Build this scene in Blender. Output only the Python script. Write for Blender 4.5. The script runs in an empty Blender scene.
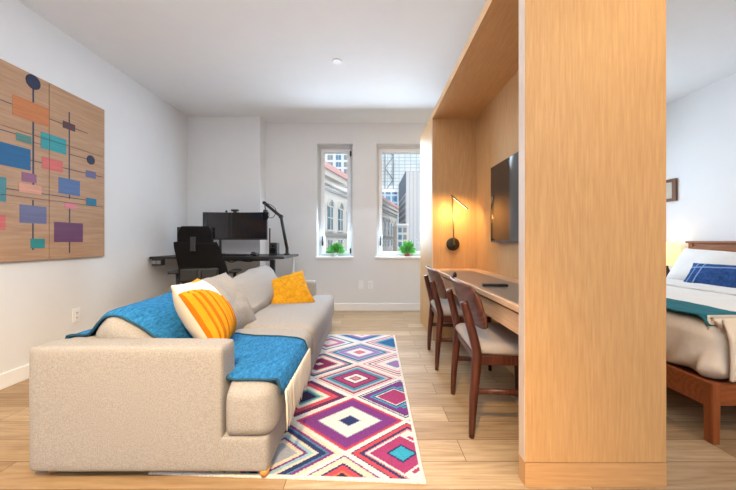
import bpy, bmesh, math, random
import numpy as np
from mathutils import Vector, Matrix, noise
random.seed(7)
C = bpy.context.scene.collection
PI = math.pi
F = 327.0
def P(x, y, Y):            # a point seen at photo pixel (x, y) at depth Y, used to measure the place
    return Vector(((x-370)*Y/F, Y, 1-(y-241)*Y/F))
def srgb(r, g, b):
    f = lambda c: ((c/255)/12.92 if c/255 <= .04045 else ((c/255+.055)/1.055)**2.4)
    return (f(r), f(g), f(b), 1)
# ------------------------------------------------------------------ materials
def mat(name, col, rough=.6, metal=0, bump=0, bscale=200, var=0, vscale=8, coat=0, spec=.5, sheen=0):
    m = bpy.data.materials.new(name); m.use_nodes = True
    nt = m.node_tree; b = nt.nodes['Principled BSDF']
    b.inputs['Base Color'].default_value = col; b.inputs['Roughness'].default_value = rough
    b.inputs['Metallic'].default_value = metal; b.inputs['Specular IOR Level'].default_value = spec
    b.inputs['Coat Weight'].default_value = coat; b.inputs['Sheen Weight'].default_value = sheen
    tc = nt.nodes.new('ShaderNodeTexCoord')
    n = nt.nodes.new('ShaderNodeTexNoise'); n.inputs['Scale'].default_value = vscale; n.inputs['Detail'].default_value = 4
    nt.links.new(tc.outputs['Object'], n.inputs['Vector'])
    v = var if var else .02
    mx = nt.nodes.new('ShaderNodeMix'); mx.data_type = 'RGBA'
    mx.inputs[6].default_value = tuple(c*(1-v) for c in col[:3])+(1,)
    mx.inputs[7].default_value = tuple(min(1, c*(1+v)) for c in col[:3])+(1,)
    nt.links.new(n.outputs['Fac'], mx.inputs[0]); nt.links.new(mx.outputs[2], b.inputs['Base Color'])
    if bump:
        n2 = nt.nodes.new('ShaderNodeTexNoise'); n2.inputs['Scale'].default_value = bscale; n2.inputs['Detail'].default_value = 3
        nt.links.new(tc.outputs['Object'], n2.inputs['Vector'])
        bp = nt.nodes.new('ShaderNodeBump'); bp.inputs['Strength'].default_value = bump; bp.inputs['Distance'].default_value = .004
        nt.links.new(n2.outputs['Fac'], bp.inputs['Height']); nt.links.new(bp.outputs['Normal'], b.inputs['Normal'])
    return m
def fabric(name, col, dark=.75, weave=260, bump=.5, rough=.95, stretch=(1, 1, 1), mixscale=6):
    m = bpy.data.materials.new(name); m.use_nodes = True; nt = m.node_tree; b = nt.nodes['Principled BSDF']
    b.inputs['Roughness'].default_value = rough; b.inputs['Specular IOR Level'].default_value = .15
    tc = nt.nodes.new('ShaderNodeTexCoord'); mp = nt.nodes.new('ShaderNodeMapping'); mp.inputs['Scale'].default_value = stretch
    nt.links.new(tc.outputs['Object'], mp.inputs['Vector'])
    n = nt.nodes.new('ShaderNodeTexNoise'); n.inputs['Scale'].default_value = weave; n.inputs['Detail'].default_value = 2
    n0 = nt.nodes.new('ShaderNodeTexNoise'); n0.inputs['Scale'].default_value = mixscale; n0.inputs['Detail'].default_value = 5
    nt.links.new(mp.outputs[0], n.inputs['Vector']); nt.links.new(mp.outputs[0], n0.inputs['Vector'])
    add = nt.nodes.new('ShaderNodeMath'); add.operation = 'ADD'; nt.links.new(n.outputs['Fac'], add.inputs[0]); nt.links.new(n0.outputs['Fac'], add.inputs[1])
    r = nt.nodes.new('ShaderNodeValToRGB'); r.color_ramp.elements[0].position = .35*2/2+.0; r.color_ramp.elements[1].position = .65
    h = nt.nodes.new('ShaderNodeMath'); h.operation = 'MULTIPLY'; h.inputs[1].default_value = .5; nt.links.new(add.outputs[0], h.inputs[0])
    r.color_ramp.elements[0].color = tuple(c*dark for c in col[:3])+(1,); r.color_ramp.elements[1].color = col
    nt.links.new(h.outputs[0], r.inputs[0]); nt.links.new(r.outputs[0], b.inputs['Base Color'])
    bp = nt.nodes.new('ShaderNodeBump'); bp.inputs['Strength'].default_value = bump; bp.inputs['Distance'].default_value = .003
    nt.links.new(n.outputs['Fac'], bp.inputs['Height']); nt.links.new(bp.outputs['Normal'], b.inputs['Normal'])
    return m
def wood(name, c1, c2, axis='Z', scale=1.0, rough=.5, figure=.55, bump=.08):
    m = bpy.data.materials.new(name); m.use_nodes = True; nt = m.node_tree; b = nt.nodes['Principled BSDF']
    b.inputs['Roughness'].default_value = rough; b.inputs['Specular IOR Level'].default_value = .35
    tc = nt.nodes.new('ShaderNodeTexCoord'); mp = nt.nodes.new('ShaderNodeMapping')
    s = {'X': (.06, 1, 1), 'Y': (1, .06, 1), 'Z': (1, 1, .06)}[axis]
    mp.inputs['Scale'].default_value = tuple(a*scale for a in s)
    nt.links.new(tc.outputs['Object'], mp.inputs['Vector'])
    n = nt.nodes.new('ShaderNodeTexNoise'); n.inputs['Scale'].default_value = 90; n.inputs['Detail'].default_value = 5; n.inputs['Roughness'].default_value = .6
    w = nt.nodes.new('ShaderNodeTexNoise'); w.inputs['Scale'].default_value = 3.2; w.inputs['Detail'].default_value = 1
    sn = nt.nodes.new('ShaderNodeMath'); sn.operation = 'MULTIPLY'; sn.inputs[1].default_value = 26
    s2 = nt.nodes.new('ShaderNodeMath'); s2.operation = 'FRACT'
    pp = nt.nodes.new('ShaderNodeMath'); pp.operation = 'PINGPONG'; pp.inputs[1].default_value = .5
    nt.links.new(mp.outputs[0], n.inputs['Vector']); nt.links.new(mp.outputs[0], w.inputs['Vector'])
    nt.links.new(w.outputs['Fac'], sn.inputs[0]); nt.links.new(sn.outputs[0], pp.inputs[0])
    a = nt.nodes.new('ShaderNodeMath'); a.operation = 'MULTIPLY_ADD'; a.inputs[1].default_value = figure; 
    nt.links.new(pp.outputs[0], a.inputs[0]); nt.links.new(n.outputs['Fac'], a.inputs[2])
    r = nt.nodes.new('ShaderNodeValToRGB'); r.color_ramp.elements[0].position = .35; r.color_ramp.elements[1].position = .85
    r.color_ramp.elements[0].color = c2; r.color_ramp.elements[1].color = c1
    nt.links.new(a.outputs[0], r.inputs[0]); nt.links.new(r.outputs[0], b.inputs['Base Color'])
    bp = nt.nodes.new('ShaderNodeBump'); bp.inputs['Strength'].default_value = bump; bp.inputs['Distance'].default_value = .002
    nt.links.new(n.outputs['Fac'], bp.inputs['Height']); nt.links.new(bp.outputs['Normal'], b.inputs['Normal'])
    return m
def emis(name, col, st):
    m = bpy.data.materials.new(name); m.use_nodes = True; b = m.node_tree.nodes['Principled BSDF']
    b.inputs['Base Color'].default_value = col; b.inputs['Emission Color'].default_value = col; b.inputs['Emission Strength'].default_value = st
    return m
def brickmat(name, c1, c2, mortar, bw, rh, ms, offset=0, rough=.7, plane='XZ'):
    m = bpy.data.materials.new(name); m.use_nodes = True; nt = m.node_tree; b = nt.nodes['Principled BSDF']; b.inputs['Roughness'].default_value = rough
    tc = nt.nodes.new('ShaderNodeTexCoord'); sp = nt.nodes.new('ShaderNodeSeparateXYZ'); cb = nt.nodes.new('ShaderNodeCombineXYZ')
    nt.links.new(tc.outputs['Object'], sp.inputs[0])
    nt.links.new(sp.outputs['XYZ'.index(plane[0])], cb.inputs[0]); nt.links.new(sp.outputs['XYZ'.index(plane[1])], cb.inputs[1])
    k = nt.nodes.new('ShaderNodeTexBrick'); k.offset = offset; k.squash = 1
    k.inputs['Scale'].default_value = 1; k.inputs['Brick Width'].default_value = bw; k.inputs['Row Height'].default_value = rh
    k.inputs['Mortar Size'].default_value = ms; k.inputs['Mortar Smooth'].default_value = 0
    k.inputs['Color1'].default_value = c1; k.inputs['Color2'].default_value = c2; k.inputs['Mortar'].default_value = mortar
    nt.links.new(cb.outputs[0], k.inputs['Vector']); nt.links.new(k.outputs['Color'], b.inputs['Base Color'])
    return m
def floor_mat():
    m = bpy.data.materials.new('oak_planks'); m.use_nodes = True; nt = m.node_tree; b = nt.nodes['Principled BSDF']
    tc = nt.nodes.new('ShaderNodeTexCoord'); mp = nt.nodes.new('ShaderNodeMapping'); mp.inputs['Location'].default_value = (.35, -1.482+.165*20, 0)
    nt.links.new(tc.outputs['Object'], mp.inputs[0])
    def brick(c1, c2, mo):
        k = nt.nodes.new('ShaderNodeTexBrick'); k.offset = .37; k.offset_frequency = 2
        k.inputs['Scale'].default_value = 1; k.inputs['Brick Width'].default_value = 1.25; k.inputs['Row Height'].default_value = .165
        k.inputs['Mortar Size'].default_value = .0016; k.inputs['Mortar Smooth'].default_value = .2
        k.inputs['Color1'].default_value = c1; k.inputs['Color2'].default_value = c2; k.inputs['Mortar'].default_value = mo
        nt.links.new(mp.outputs[0], k.inputs['Vector']); return k
    k = brick(srgb(192, 166, 134), srgb(162, 134, 102), srgb(95, 70, 48))
    g = nt.nodes.new('ShaderNodeMapping'); g.inputs['Scale'].default_value = (.09, 1, 1); nt.links.new(tc.outputs['Object'], g.inputs[0])
    # shift grain per plank
    kk = brick((0, 0, 0, 1), (1, 1, 1, 1), (0, 0, 0, 1))
    va = nt.nodes.new('ShaderNodeVectorMath'); va.operation = 'MULTIPLY_ADD'; va.inputs[1].default_value = (7, 7, 7)
    nt.links.new(kk.outputs['Color'], va.inputs[0]); nt.links.new(g.outputs[0], va.inputs[2])
    n = nt.nodes.new('ShaderNodeTexNoise'); n.inputs['Scale'].default_value = 45; n.inputs['Detail'].default_value = 6; n.inputs['Roughness'].default_value = .65
    w = nt.nodes.new('ShaderNodeTexNoise'); w.inputs['Scale'].default_value = 6; w.inputs['Detail'].default_value = 1
    nt.links.new(va.outputs[0], n.inputs['Vector']); nt.links.new(va.outputs[0], w.inputs['Vector'])
    sn = nt.nodes.new('ShaderNodeMath'); sn.operation = 'MULTIPLY'; sn.inputs[1].default_value = 14; nt.links.new(w.outputs['Fac'], sn.inputs[0])
    pp = nt.nodes.new('ShaderNodeMath'); pp.operation = 'PINGPONG'; pp.inputs[1].default_value = .5; nt.links.new(sn.outputs[0], pp.inputs[0])
    a = nt.nodes.new('ShaderNodeMath'); a.operation = 'MULTIPLY_ADD'; a.inputs[1].default_value = .4
    nt.links.new(pp.outputs[0], a.inputs[0]); nt.links.new(n.outputs['Fac'], a.inputs[2])
    r = nt.nodes.new('ShaderNodeValToRGB'); r.color_ramp.elements[0].position = .35; r.color_ramp.elements[1].position = .8
    r.color_ramp.elements[0].color = (.62, .58, .52, 1); r.color_ramp.elements[1].color = (1, 1, 1, 1)
    nt.links.new(a.outputs[0], r.inputs[0])
    mx = nt.nodes.new('ShaderNodeMix'); mx.data_type = 'RGBA'; mx.blend_type = 'MULTIPLY'; mx.inputs[0].default_value = 1
    nt.links.new(k.outputs['Color'], mx.inputs[6]); nt.links.new(r.outputs[0], mx.inputs[7])
    nt.links.new(mx.outputs[2], b.inputs['Base Color'])
    b.inputs['Roughness'].default_value = .5; b.inputs['Specular IOR Level'].default_value = .3
    return m
W = {}
W['wall'] = mat('wall_paint', (.76, .775, .795, 1), .85)
W['ceil'] = mat('ceiling_paint', (.84, .865, .895, 1), .9)
W['white'] = mat('white_trim', (.86, .87, .89, 1), .45)
W['frame'] = mat('window_frame_grey', (.62, .63, .65, 1), .4)
W['floor'] = floor_mat()
W['oak'] = wood('oak_veneer', srgb(208, 166, 116), srgb(189, 146, 97), 'Z', figure=.22, scale=1.3)
W['oakh'] = wood('oak_veneer_long', srgb(208, 166, 116), srgb(189, 146, 97), 'Y', figure=.2, scale=1.3)
W['oakx'] = wood('oak_veneer_cross', srgb(204, 162, 114), srgb(188, 145, 99), 'X', figure=.2, scale=1.3)
W['edge'] = wood('oak_daylit', srgb(222, 205, 190), srgb(205, 186, 170), 'Z', figure=.1)  # paler copy of the oak, cool daylight put into its colour
W['walnut'] = wood('walnut', srgb(96, 52, 38), srgb(60, 30, 21), 'Z', rough=.35, figure=.5)
W['walply'] = wood('walnut_ply', srgb(112, 68, 52), srgb(70, 38, 29), 'Y', rough=.35, scale=.8, figure=.8)
W['cherry'] = wood('cherry', srgb(154, 84, 44), srgb(114, 58, 28), 'X', rough=.4)
W['cherryz'] = wood('cherry_up', srgb(154, 84, 44), srgb(114, 58, 28), 'Z', rough=.4)
W['birch'] = wood('birch', srgb(222, 186, 150), srgb(200, 160, 120), 'Y', figure=.35)
W['legwood'] = wood('leg_oak', srgb(214, 160, 90), srgb(180, 120, 60), 'Z')
W['sofa'] = fabric('sofa_linen', srgb(174, 172, 172), .62, 480, .45, mixscale=190)
W['throw'] = fabric('blue_weave', srgb(50, 134, 200), .40, 150, .9, stretch=(1, .3, 1), mixscale=70)
W['hem'] = fabric('navy_hem', srgb(52, 92, 120), .6)
W['fringe'] = fabric('cream_fringe', srgb(226, 222, 212), .85)
W['white_f'] = fabric('white_cotton', srgb(226, 226, 226), .93, 90, .12)
W['cream'] = fabric('cream_cotton', srgb(214, 202, 188), .88, 120, .2)
W['mustard'] = fabric('mustard_rib', srgb(226, 160, 40), .75, 200, .5)
W['mustard2'] = fabric('mustard_groove', srgb(196, 116, 20), .7, 200, .5)  # darker groove of two-tone ribs, their shade put into the colour too
W['fluffy'] = fabric('mustard_fluffy', srgb(226, 164, 40), .6, 60, 1.0, mixscale=22)
W['duvet'] = fabric('beige_duvet', srgb(228, 214, 196), .92, 60, .15)
W['runner'] = fabric('teal_runner', srgb(44, 116, 132), .6, 120, .6, mixscale=12)
W['denim'] = fabric('indigo_pillow', srgb(48, 84, 146), .45, 60, .3, mixscale=14)
W['denim_line'] = fabric('indigo_pale', srgb(130, 160, 205), .7)
W['black'] = mat('black_plastic', (.016, .016, .018, 1), .45)
W['blackf'] = fabric('black_mesh', (.010, .010, .011, 1), .6, 300, .4)
W['screen'] = mat('screen_glass', (.012, .013, .015, 1), .08, spec=.5)
W['tv'] = mat('tv_glass', (.012, .014, .018, 1), .06, spec=.7)
W['metal'] = mat('grey_metal', (.35, .35, .36, 1), .35, .8)
W['brass'] = mat('aged_brass', (.30, .22, .09, 1), .35, .85)
W['bronze'] = mat('dark_bronze', (.05, .04, .03, 1), .4, .6)
W['desk'] = mat('dark_laminate', (.02, .02, .02, 1), .4)
W['inlay'] = mat('grey_laminate', srgb(128, 118, 108), .3)
W['seatf'] = fabric('grey_seat', srgb(182, 172, 166), .88, 220, .3)
W['led'] = emis('led', (1, .78, .45, 1), 9)
W['shade'] = emis('lamp_shade', (1, .70, .34, 1), 1.25)
W['leaf'] = mat('leaf', srgb(96, 178, 84), .5, var=.4, vscale=30)
W['pot_w'] = mat('white_pot', (.8, .8, .8, 1), .3)
W['pot_c'] = mat('copper_pot', srgb(168, 104, 92), .35, .3)
W['soil'] = mat('soil', (.05, .035, .025, 1), .9)
W['dark'] = mat('dark_slot', (.02, .02, .02, 1), .6)
W['maple'] = wood('art_maple', srgb(190, 154, 122), srgb(166, 128, 98), 'Y', figure=.3)
W['mat_l'] = mat('picture_paper', srgb(196, 190, 178), .8, var=.3, vscale=40)
W['stone'] = mat('limestone', srgb(214, 208, 202), .8, var=.05, vscale=1.2)
W['stoned'] = mat('limestone_course', srgb(150, 150, 150), .8)
W['redroof'] = mat('red_cornice', srgb(226, 168, 164), .8)
W['arch'] = mat('arched_pane', srgb(70, 110, 132), .15, var=.35, vscale=1.5)
W['bluepane'] = mat('blue_pane', srgb(72, 126, 160), .2, var=.3, vscale=.8)
W['greypane'] = mat('grey_pane', srgb(128, 138, 146), .2, var=.3, vscale=.8)
W['paleb'] = mat('pale_facade', srgb(228, 230, 232), .8)
W['bands'] = brickmat('banded_facade', srgb(232, 238, 242), srgb(222, 232, 238), srgb(190, 198, 204), 1.6, .95, .10)
W['bluegl'] = brickmat('blue_curtain_wall', srgb(38, 96, 150), srgb(78, 140, 180), srgb(190, 205, 215), 1.5, 1.7, .2)
W['slab'] = brickmat('ribbed_slab', srgb(204, 208, 216), srgb(196, 200, 210), srgb(180, 184, 194), .45, 40, .06)
W['slabside'] = brickmat('slab_side', srgb(84, 112, 134), srgb(120, 140, 156), srgb(178, 188, 198), 1.6, .8, .16, plane='YZ')
W['topside'] = mat('slab_top', srgb(48, 88, 118), .5)
W['street'] = mat('asphalt', (.15, .15, .16, 1), .9)
def glassmat():
    m = bpy.data.materials.new('window_glass'); m.use_nodes = True; nt = m.node_tree
    for n in list(nt.nodes): nt.nodes.remove(n)
    o = nt.nodes.new('ShaderNodeOutputMaterial'); t = nt.nodes.new('ShaderNodeBsdfTransparent'); g = nt.nodes.new('ShaderNodeBsdfGlossy')
    g.inputs['Roughness'].default_value = .02; t.inputs['Color'].default_value = (.97, .985, .98, 1)
    mx = nt.nodes.new('ShaderNodeMixShader'); mx.inputs[0].default_value = .04
    nt.links.new(t.outputs[0], mx.inputs[1]); nt.links.new(g.outputs[0], mx.inputs[2]); nt.links.new(mx.outputs[0], o.inputs[0])
    return m
W['glass'] = glassmat()
# ------------------------------------------------------------------ mesh helpers
def obj(name, bm, m, parent=None, smooth=False, kind=None):
    me = bpy.data.meshes.new(name); bmesh.ops.recalc_face_normals(bm, faces=bm.faces)
    bm.to_mesh(me); bm.free()
    ms = m if isinstance(m, (list, tuple)) else [m]
    for x in ms: me.materials.append(W[x] if isinstance(x, str) else x)
    if smooth:
        for p in me.polygons: p.use_smooth = True
    o = bpy.data.objects.new(name, me); C.objects.link(o)
    if parent: o.parent = parent
    if kind: o['kind'] = kind
    return o
def tag(o, label, cat, group=None):
    o['label'] = label; o['category'] = cat
    if group: o['group'] = group
    return o
def thing(name, label, cat, loc=(0, 0, 0), rz=0, group=None):
    o = bpy.data.objects.new(name, None); C.objects.link(o); o.location = loc; o.rotation_euler = (0, 0, rz); o.empty_display_size = .1
    return tag(o, label, cat, group)
def copy_tree(o, parent=None):
    c = o.copy(); C.objects.link(c); c.parent = parent
    for ch in list(o.children): copy_tree(ch, c)
    return c
def box(bm, x0, x1, y0, y1, z0, z1, bev=0, mi=0, seg=2):
    r = bmesh.ops.create_cube(bm, size=1); vs = r['verts']
    for v in vs: v.co = Vector(((x0+x1)/2+v.co.x*(x1-x0), (y0+y1)/2+v.co.y*(y1-y0), (z0+z1)/2+v.co.z*(z1-z0)))
    fs = {f for v in vs for f in v.link_faces}
    for f in fs: f.material_index = mi
    if bev:
        es = {e for v in vs for e in v.link_edges}
        bmesh.ops.bevel(bm, geom=list(es), offset=bev, segments=seg, affect='EDGES', profile=.5)
    return vs
def bx(*a, **k):
    bm = bmesh.new(); box(bm, *a, **k); return bm
def tube(bm, pts, rad, n=10, mi=0, flat=None, cap=True):
    """round or oval bar along pts; rad a number or list"""
    pts = [Vector(p) for p in pts]; rs = rad if isinstance(rad, (list, tuple)) else [rad]*len(pts)
    rings = []; prev = None
    for i, p in enumerate(pts):
        d = (pts[min(i+1, len(pts)-1)]-pts[max(i-1, 0)]).normalized()
        if prev is None:
            a = Vector((0, 0, 1)) if abs(d.z) < .9 else Vector((0, 1, 0))
            u = d.cross(a).normalized()
        else:
            u = (prev-d*prev.dot(d)).normalized()
        prev = u; w = d.cross(u)
        fl = flat if flat else 1
        rings.append([bm.verts.new(p+u*math.cos(2*PI*k/n)*rs[i]+w*math.sin(2*PI*k/n)*rs[i]*fl) for k in range(n)])
    for a, b in zip(rings, rings[1:]):
        for k in range(n):
            f = bm.faces.new((a[k], a[(k+1) % n], b[(k+1) % n], b[k])); f.material_index = mi
    if cap:
        bm.faces.new(rings[0][::-1]).material_index = mi; bm.faces.new(rings[-1]).material_index = mi
def tb(*a, **k):
    bm = bmesh.new(); tube(bm, *a, **k); return bm
def lathe(bm, prof, c=(0, 0, 0), n=24, axis='Z', mi=0):
    c = Vector(c); rings = []
    for r, z in prof:
        ring = []
        for k in range(n):
            a = 2*PI*k/n; q = (r*math.cos(a), r*math.sin(a), z)
            if axis == 'Y': q = (q[0], q[2], q[1])
            if axis == 'X': q = (q[2], q[0], q[1])
            ring.append(bm.verts.new(c+Vector(q)))
        rings.append(ring)
    for a, b in zip(rings, rings[1:]):
        for k in range(n): bm.faces.new((a[k], a[(k+1) % n], b[(k+1) % n], b[k])).material_index = mi
    bm.faces.new(rings[0]); bm.faces.new(rings[-1][::-1])
def lt(*a, **k):
    bm = bmesh.new(); lathe(bm, *a, **k); return bm
def softbox(sx, sy, sz, r, n=14, puff=(0, 0, 0), wr=0, ws=6, seed=0):
    """cushion centred on the origin: rounded box with bulging faces and soft wrinkles"""
    bm = bmesh.new(); bmesh.ops.create_cube(bm, size=2)
    bmesh.ops.subdivide_edges(bm, edges=bm.edges[:], cuts=n, use_grid_fill=True)
    h = Vector((sx/2, sy/2, sz/2)); r = min(r, min(h)*.98)
    for v in bm.verts:
        q = v.co.copy()
        # spread samples so that corners get their share
        q = Vector([math.sin(c*PI/2) if abs(c) < 1 else c for c in q])
        p = Vector((q.x*h.x, q.y*h.y, q.z*h.z))
        i = Vector([max(-h[k]+r, min(h[k]-r, p[k])) for k in range(3)])
        d = p-i
        if d.length > 1e-9: p = i+d.normalized()*r
        for k in range(3):
            o1, o2 = [j for j in range(3) if j != k]
            fall = (1-(p[o1]/h[o1])**2)*(1-(p[o2]/h[o2])**2)
            p[k] += puff[k]*max(0, fall)*(p[k]/h[k])
        if wr:
            nn = noise.noise(p*ws+Vector((seed*7.3, seed, 2)))+.5*noise.noise(p*ws*2.3+Vector((1, seed*3.1, 5)))
            p += p.normalized()*wr*nn
        v.co = p
    return bm
def pillow(w, h, t, n=26, wr=.01, ws=7, seed=0, pinch=.10, matf=None, rib=None):
    """square cushion in the XZ plane, front face to -Y"""
    bm = bmesh.new(); G = {}
    for s in (-1, 1):
        for i in range(n+1):
            for j in range(n+1):
                u = -1+2*i/n; v = -1+2*j/n
                u = math.sin(u*PI/2)*.55+u*.45; v = math.sin(v*PI/2)*.55+v*.45
                edge = i in (0, n) or j in (0, n)
                if edge and s == 1: G[s, i, j] = G[-1, i, j]; continue
                x = w/2*u*(1-pinch*(1-v*v)*abs(u)); z = h/2*v*(1-pinch*(1-u*u)*abs(v))
                th = t/2*((1-abs(u)**2.2)*(1-abs(v)**2.2))**.55
                nn = noise.noise(Vector((x*ws, z*ws, s*3+seed)))+.5*noise.noise(Vector((x*ws*2.5, z*ws*2.5, s*3+seed*2)))
                y = s*(th+(0 if edge else nn*wr))
                if rib and s == -1 and not edge: y -= rib(u, v)
                G[s, i, j] = bm.verts.new((x, y, z))
    for s in (-1, 1):
        for i in range(n):
            for j in range(n):
                vs = [G[s, i, j], G[s, i+1, j], G[s, i+1, j+1], G[s, i, j+1]]
                try: f = bm.faces.new(vs if s == -1 else vs[::-1])
                except ValueError: continue
                if matf: f.material_index = matf(s, -1+2*(i+.5)/n, -1+2*(j+.5)/n)
    return bm
def orient(o, center, normal, up=(0, 0, 1), roll=0):
    """turn a pillow so its front (-Y) looks along normal"""
    y = -Vector(normal).normalized(); x = y.cross(Vector(up)).normalized(); z = x.cross(y)
    M = Matrix((x, y, z)).transposed().to_4x4()
    o.matrix_world = Matrix.Translation(center) @ M @ Matrix.Rotation(roll, 4, 'Y')
def sheet(rows, thick=.008):
    """cloth from a grid of points, given a small thickness"""
    bm = bmesh.new(); V = [[bm.verts.new(p) for p in r] for r in rows]
    for a, b in zip(V, V[1:]):
        for k in range(len(a)-1): bm.faces.new((a[k], a[k+1], b[k+1], b[k]))
    bmesh.ops.recalc_face_normals(bm, faces=bm.faces[:])
    bmesh.ops.solidify(bm, geom=bm.faces[:], thickness=thick)
    return bm
def prism(bm, poly, frame, d0, d1, mi=0):
    """extrude polygon poly (list of (a,b)) ; frame(a,b,d)->Vector"""
    A = [bm.verts.new(frame(a, b, d0)) for a, b in poly]; B = [bm.verts.new(frame(a, b, d1)) for a, b in poly]; n = len(poly)
    fs = [bm.faces.new(A), bm.faces.new(B[::-1])]+[bm.faces.new((A[k], B[k], B[(k+1) % n], A[(k+1) % n])) for k in range(n)]
    for f in fs: f.material_index = mi
# ------------------------------------------------------------------ room shell
XL, XR, YB, YF, H = -2.49, 3.69, 4.70, -2.5, 2.70
def struct(name, bm, m): return obj(name, bm, m, kind='structure')
struct('floor', bx(XL-.2, XR+.2, YF, YB+.3, -.12, 0), 'floor')
struct('ceiling', bx(XL-.2, XR+.2, YF, YB+.3, H, H+.15), 'ceil')
struct('wall_left', bx(XL-.2, XL, YF, YB+.3, 0, H), 'wall')
struct('wall_right', bx(XR, XR+.2, YF, YB+.3, 0, H), 'wall')
struct('wall_front', bx(XL-.2, XR+.2, YF-.15, YF+.0, -.1, H+.1), 'wall')
holes = [(-.762, -.250, .765, 2.40), (.095, .86, .765, 2.40), (1.9, 3.0, .765, 2.40)]  # last opening is an unseen bedroom window, added for its daylight
bm = bmesh.new(); xs = XL
for (a, b, z0, z1) in holes:
    box(bm, xs, a, YB, YB+.3, 0, H); box(bm, a, b, YB, YB+.3, 0, z0); box(bm, a, b, YB, YB+.3, z1, H); xs = b
box(bm, xs, XR, YB, YB+.3, 0, H)
struct('wall_back', bm, 'wall')
struct('wall_alcove', bx(XL, -1.5, 4.46, YB, 0, H), 'wall')
def bboard(name, x0, x1, y0, y1):
    bm = bx(x0, x1, y0, y1, .0, .105, bev=.004); struct(name, bm, 'white')
bboard('baseboard_left', XL, XL+.014, YF, 4.46)
bboard('baseboard_back', -1.486, XR, YB-.014, YB)
bboard('baseboard_alcove', XL+.014, -1.486, 4.446, 4.46)
bboard('baseboard_alcove_side', -1.5, -1.486, 4.46, YB-.014)
bboard('baseboard_right', XR-.014, XR, YF, YB-.014)
yw = 4.84
for i, (a, b, z0, z1) in enumerate(holes):
    w = bpy.data.objects.new('window_%d' % (i+1), None); C.objects.link(w); w['kind'] = 'structure'; w.location = ((a+b)/2, yw, z0)
    off = Vector((-(a+b)/2, -yw, -z0))
    def sub(bm): bmesh.ops.translate(bm, verts=bm.verts[:], vec=off); return bm
    bm = bmesh.new(); fw, gw = .035, .085
    box(bm, a, a+fw, yw, yw+.09, z0+.01, z1, .003); box(bm, b-fw, b, yw, yw+.09, z0+.01, z1, .003)
    box(bm, a+fw, b-fw, yw, yw+.09, z1-fw, z1, .003); box(bm, a+fw, b-fw, yw, yw+.09, z0+.01, z0+fw, .003)
    obj('frame', sub(bm), 'frame', w)
    bm = bmesh.new(); a2, b2, c2, d2 = a+fw+.002, b-fw-.002, z0+fw+.002, z1-fw-.002; s = gw-fw
    y0, y1 = yw+.012, yw+.075
    box(bm, a2, a2+s, y0, y1, c2, d2, .004); box(bm, b2-s, b2, y0, y1, c2, d2, .004)
    box(bm, a2+s, b2-s, y0, y1, d2-s, d2, .004); box(bm, a2+s, b2-s, y0, y1, c2, c2+s-.012, .004)
    obj('sash', sub(bm), 'white', w)
    obj('pane', sub(bx(a2+s, b2-s, yw+.035, yw+.043, c2+s-.012, d2-s)), 'glass', w)
    bm = bmesh.new(); box(bm, a-.02, b+.02, YB-.028, yw+.02, z0-.018, z0+.010, .004); obj('sill', sub(bm), 'white', w)
    bm = bmesh.new(); box(bm, a2+.012, a2+.032, yw-.012, yw+.012, .93, 1.0, .003); tube(bm, [(a2+.022, yw-.02, .99), (a2+.026, yw-.028, 1.07)], .009)
    obj('latch', sub(bm), 'black', w)
    hx = b2-.004
    for hz in (2.255, .815): obj('hinge', sub(bx(hx-.008, hx+.016, yw-.008, yw+.012, hz, hz+.075, .002)), 'black', w)
# ceiling sprinkler cover
tag(obj('sprinkler_cover', lt([(.001, 0), (.042, 0), (.045, .004), (.045, .009)], c=(-.31, 3.09, H-.009)), 'white', smooth=False), 'small round white sprinkler cover on the ceiling', 'sprinkler')
# wall outlets
def outlet(loc, face, label, blank=False, group=None):
    t = thing('wall_outlet', label, 'outlet', loc, {'L': PI/2, 'B': 0}[face], group)
    obj('cover_plate', bx(-.036, .036, -.007, 0, -.058, .058, .003), 'white', t)
    if not blank:
        for z in (.02, -.02):
            bm = bmesh.new(); box(bm, -.017, .017, -.009, -.006, z-.015, z+.015, .002)
            s = obj('socket', bm, 'white', t)
            bm = bmesh.new(); box(bm, -.008, -.005, -.0102, -.0085, z-.005, z+.006); box(bm, .005, .008, -.0102, -.0085, z-.005, z+.006); box(bm, -.002, .002, -.0102, -.0085, z-.012, z-.008)
            obj('slot', bm, 'dark', s)
    else: obj('blank_insert', bx(-.017, .017, -.009, -.006, -.034, .034, .002), 'white', t)
outlet((XL, 2.77, .373), 'L', 'white wall outlet on the left wall behind the sofa end')
outlet((-.13, YB, .37), 'B', 'blank white wall plate under the gap between windows, left of the pair', True)
outlet((.005, YB, .37), 'B', 'white wall outlet between the windows, right of the blank plate')
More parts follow.
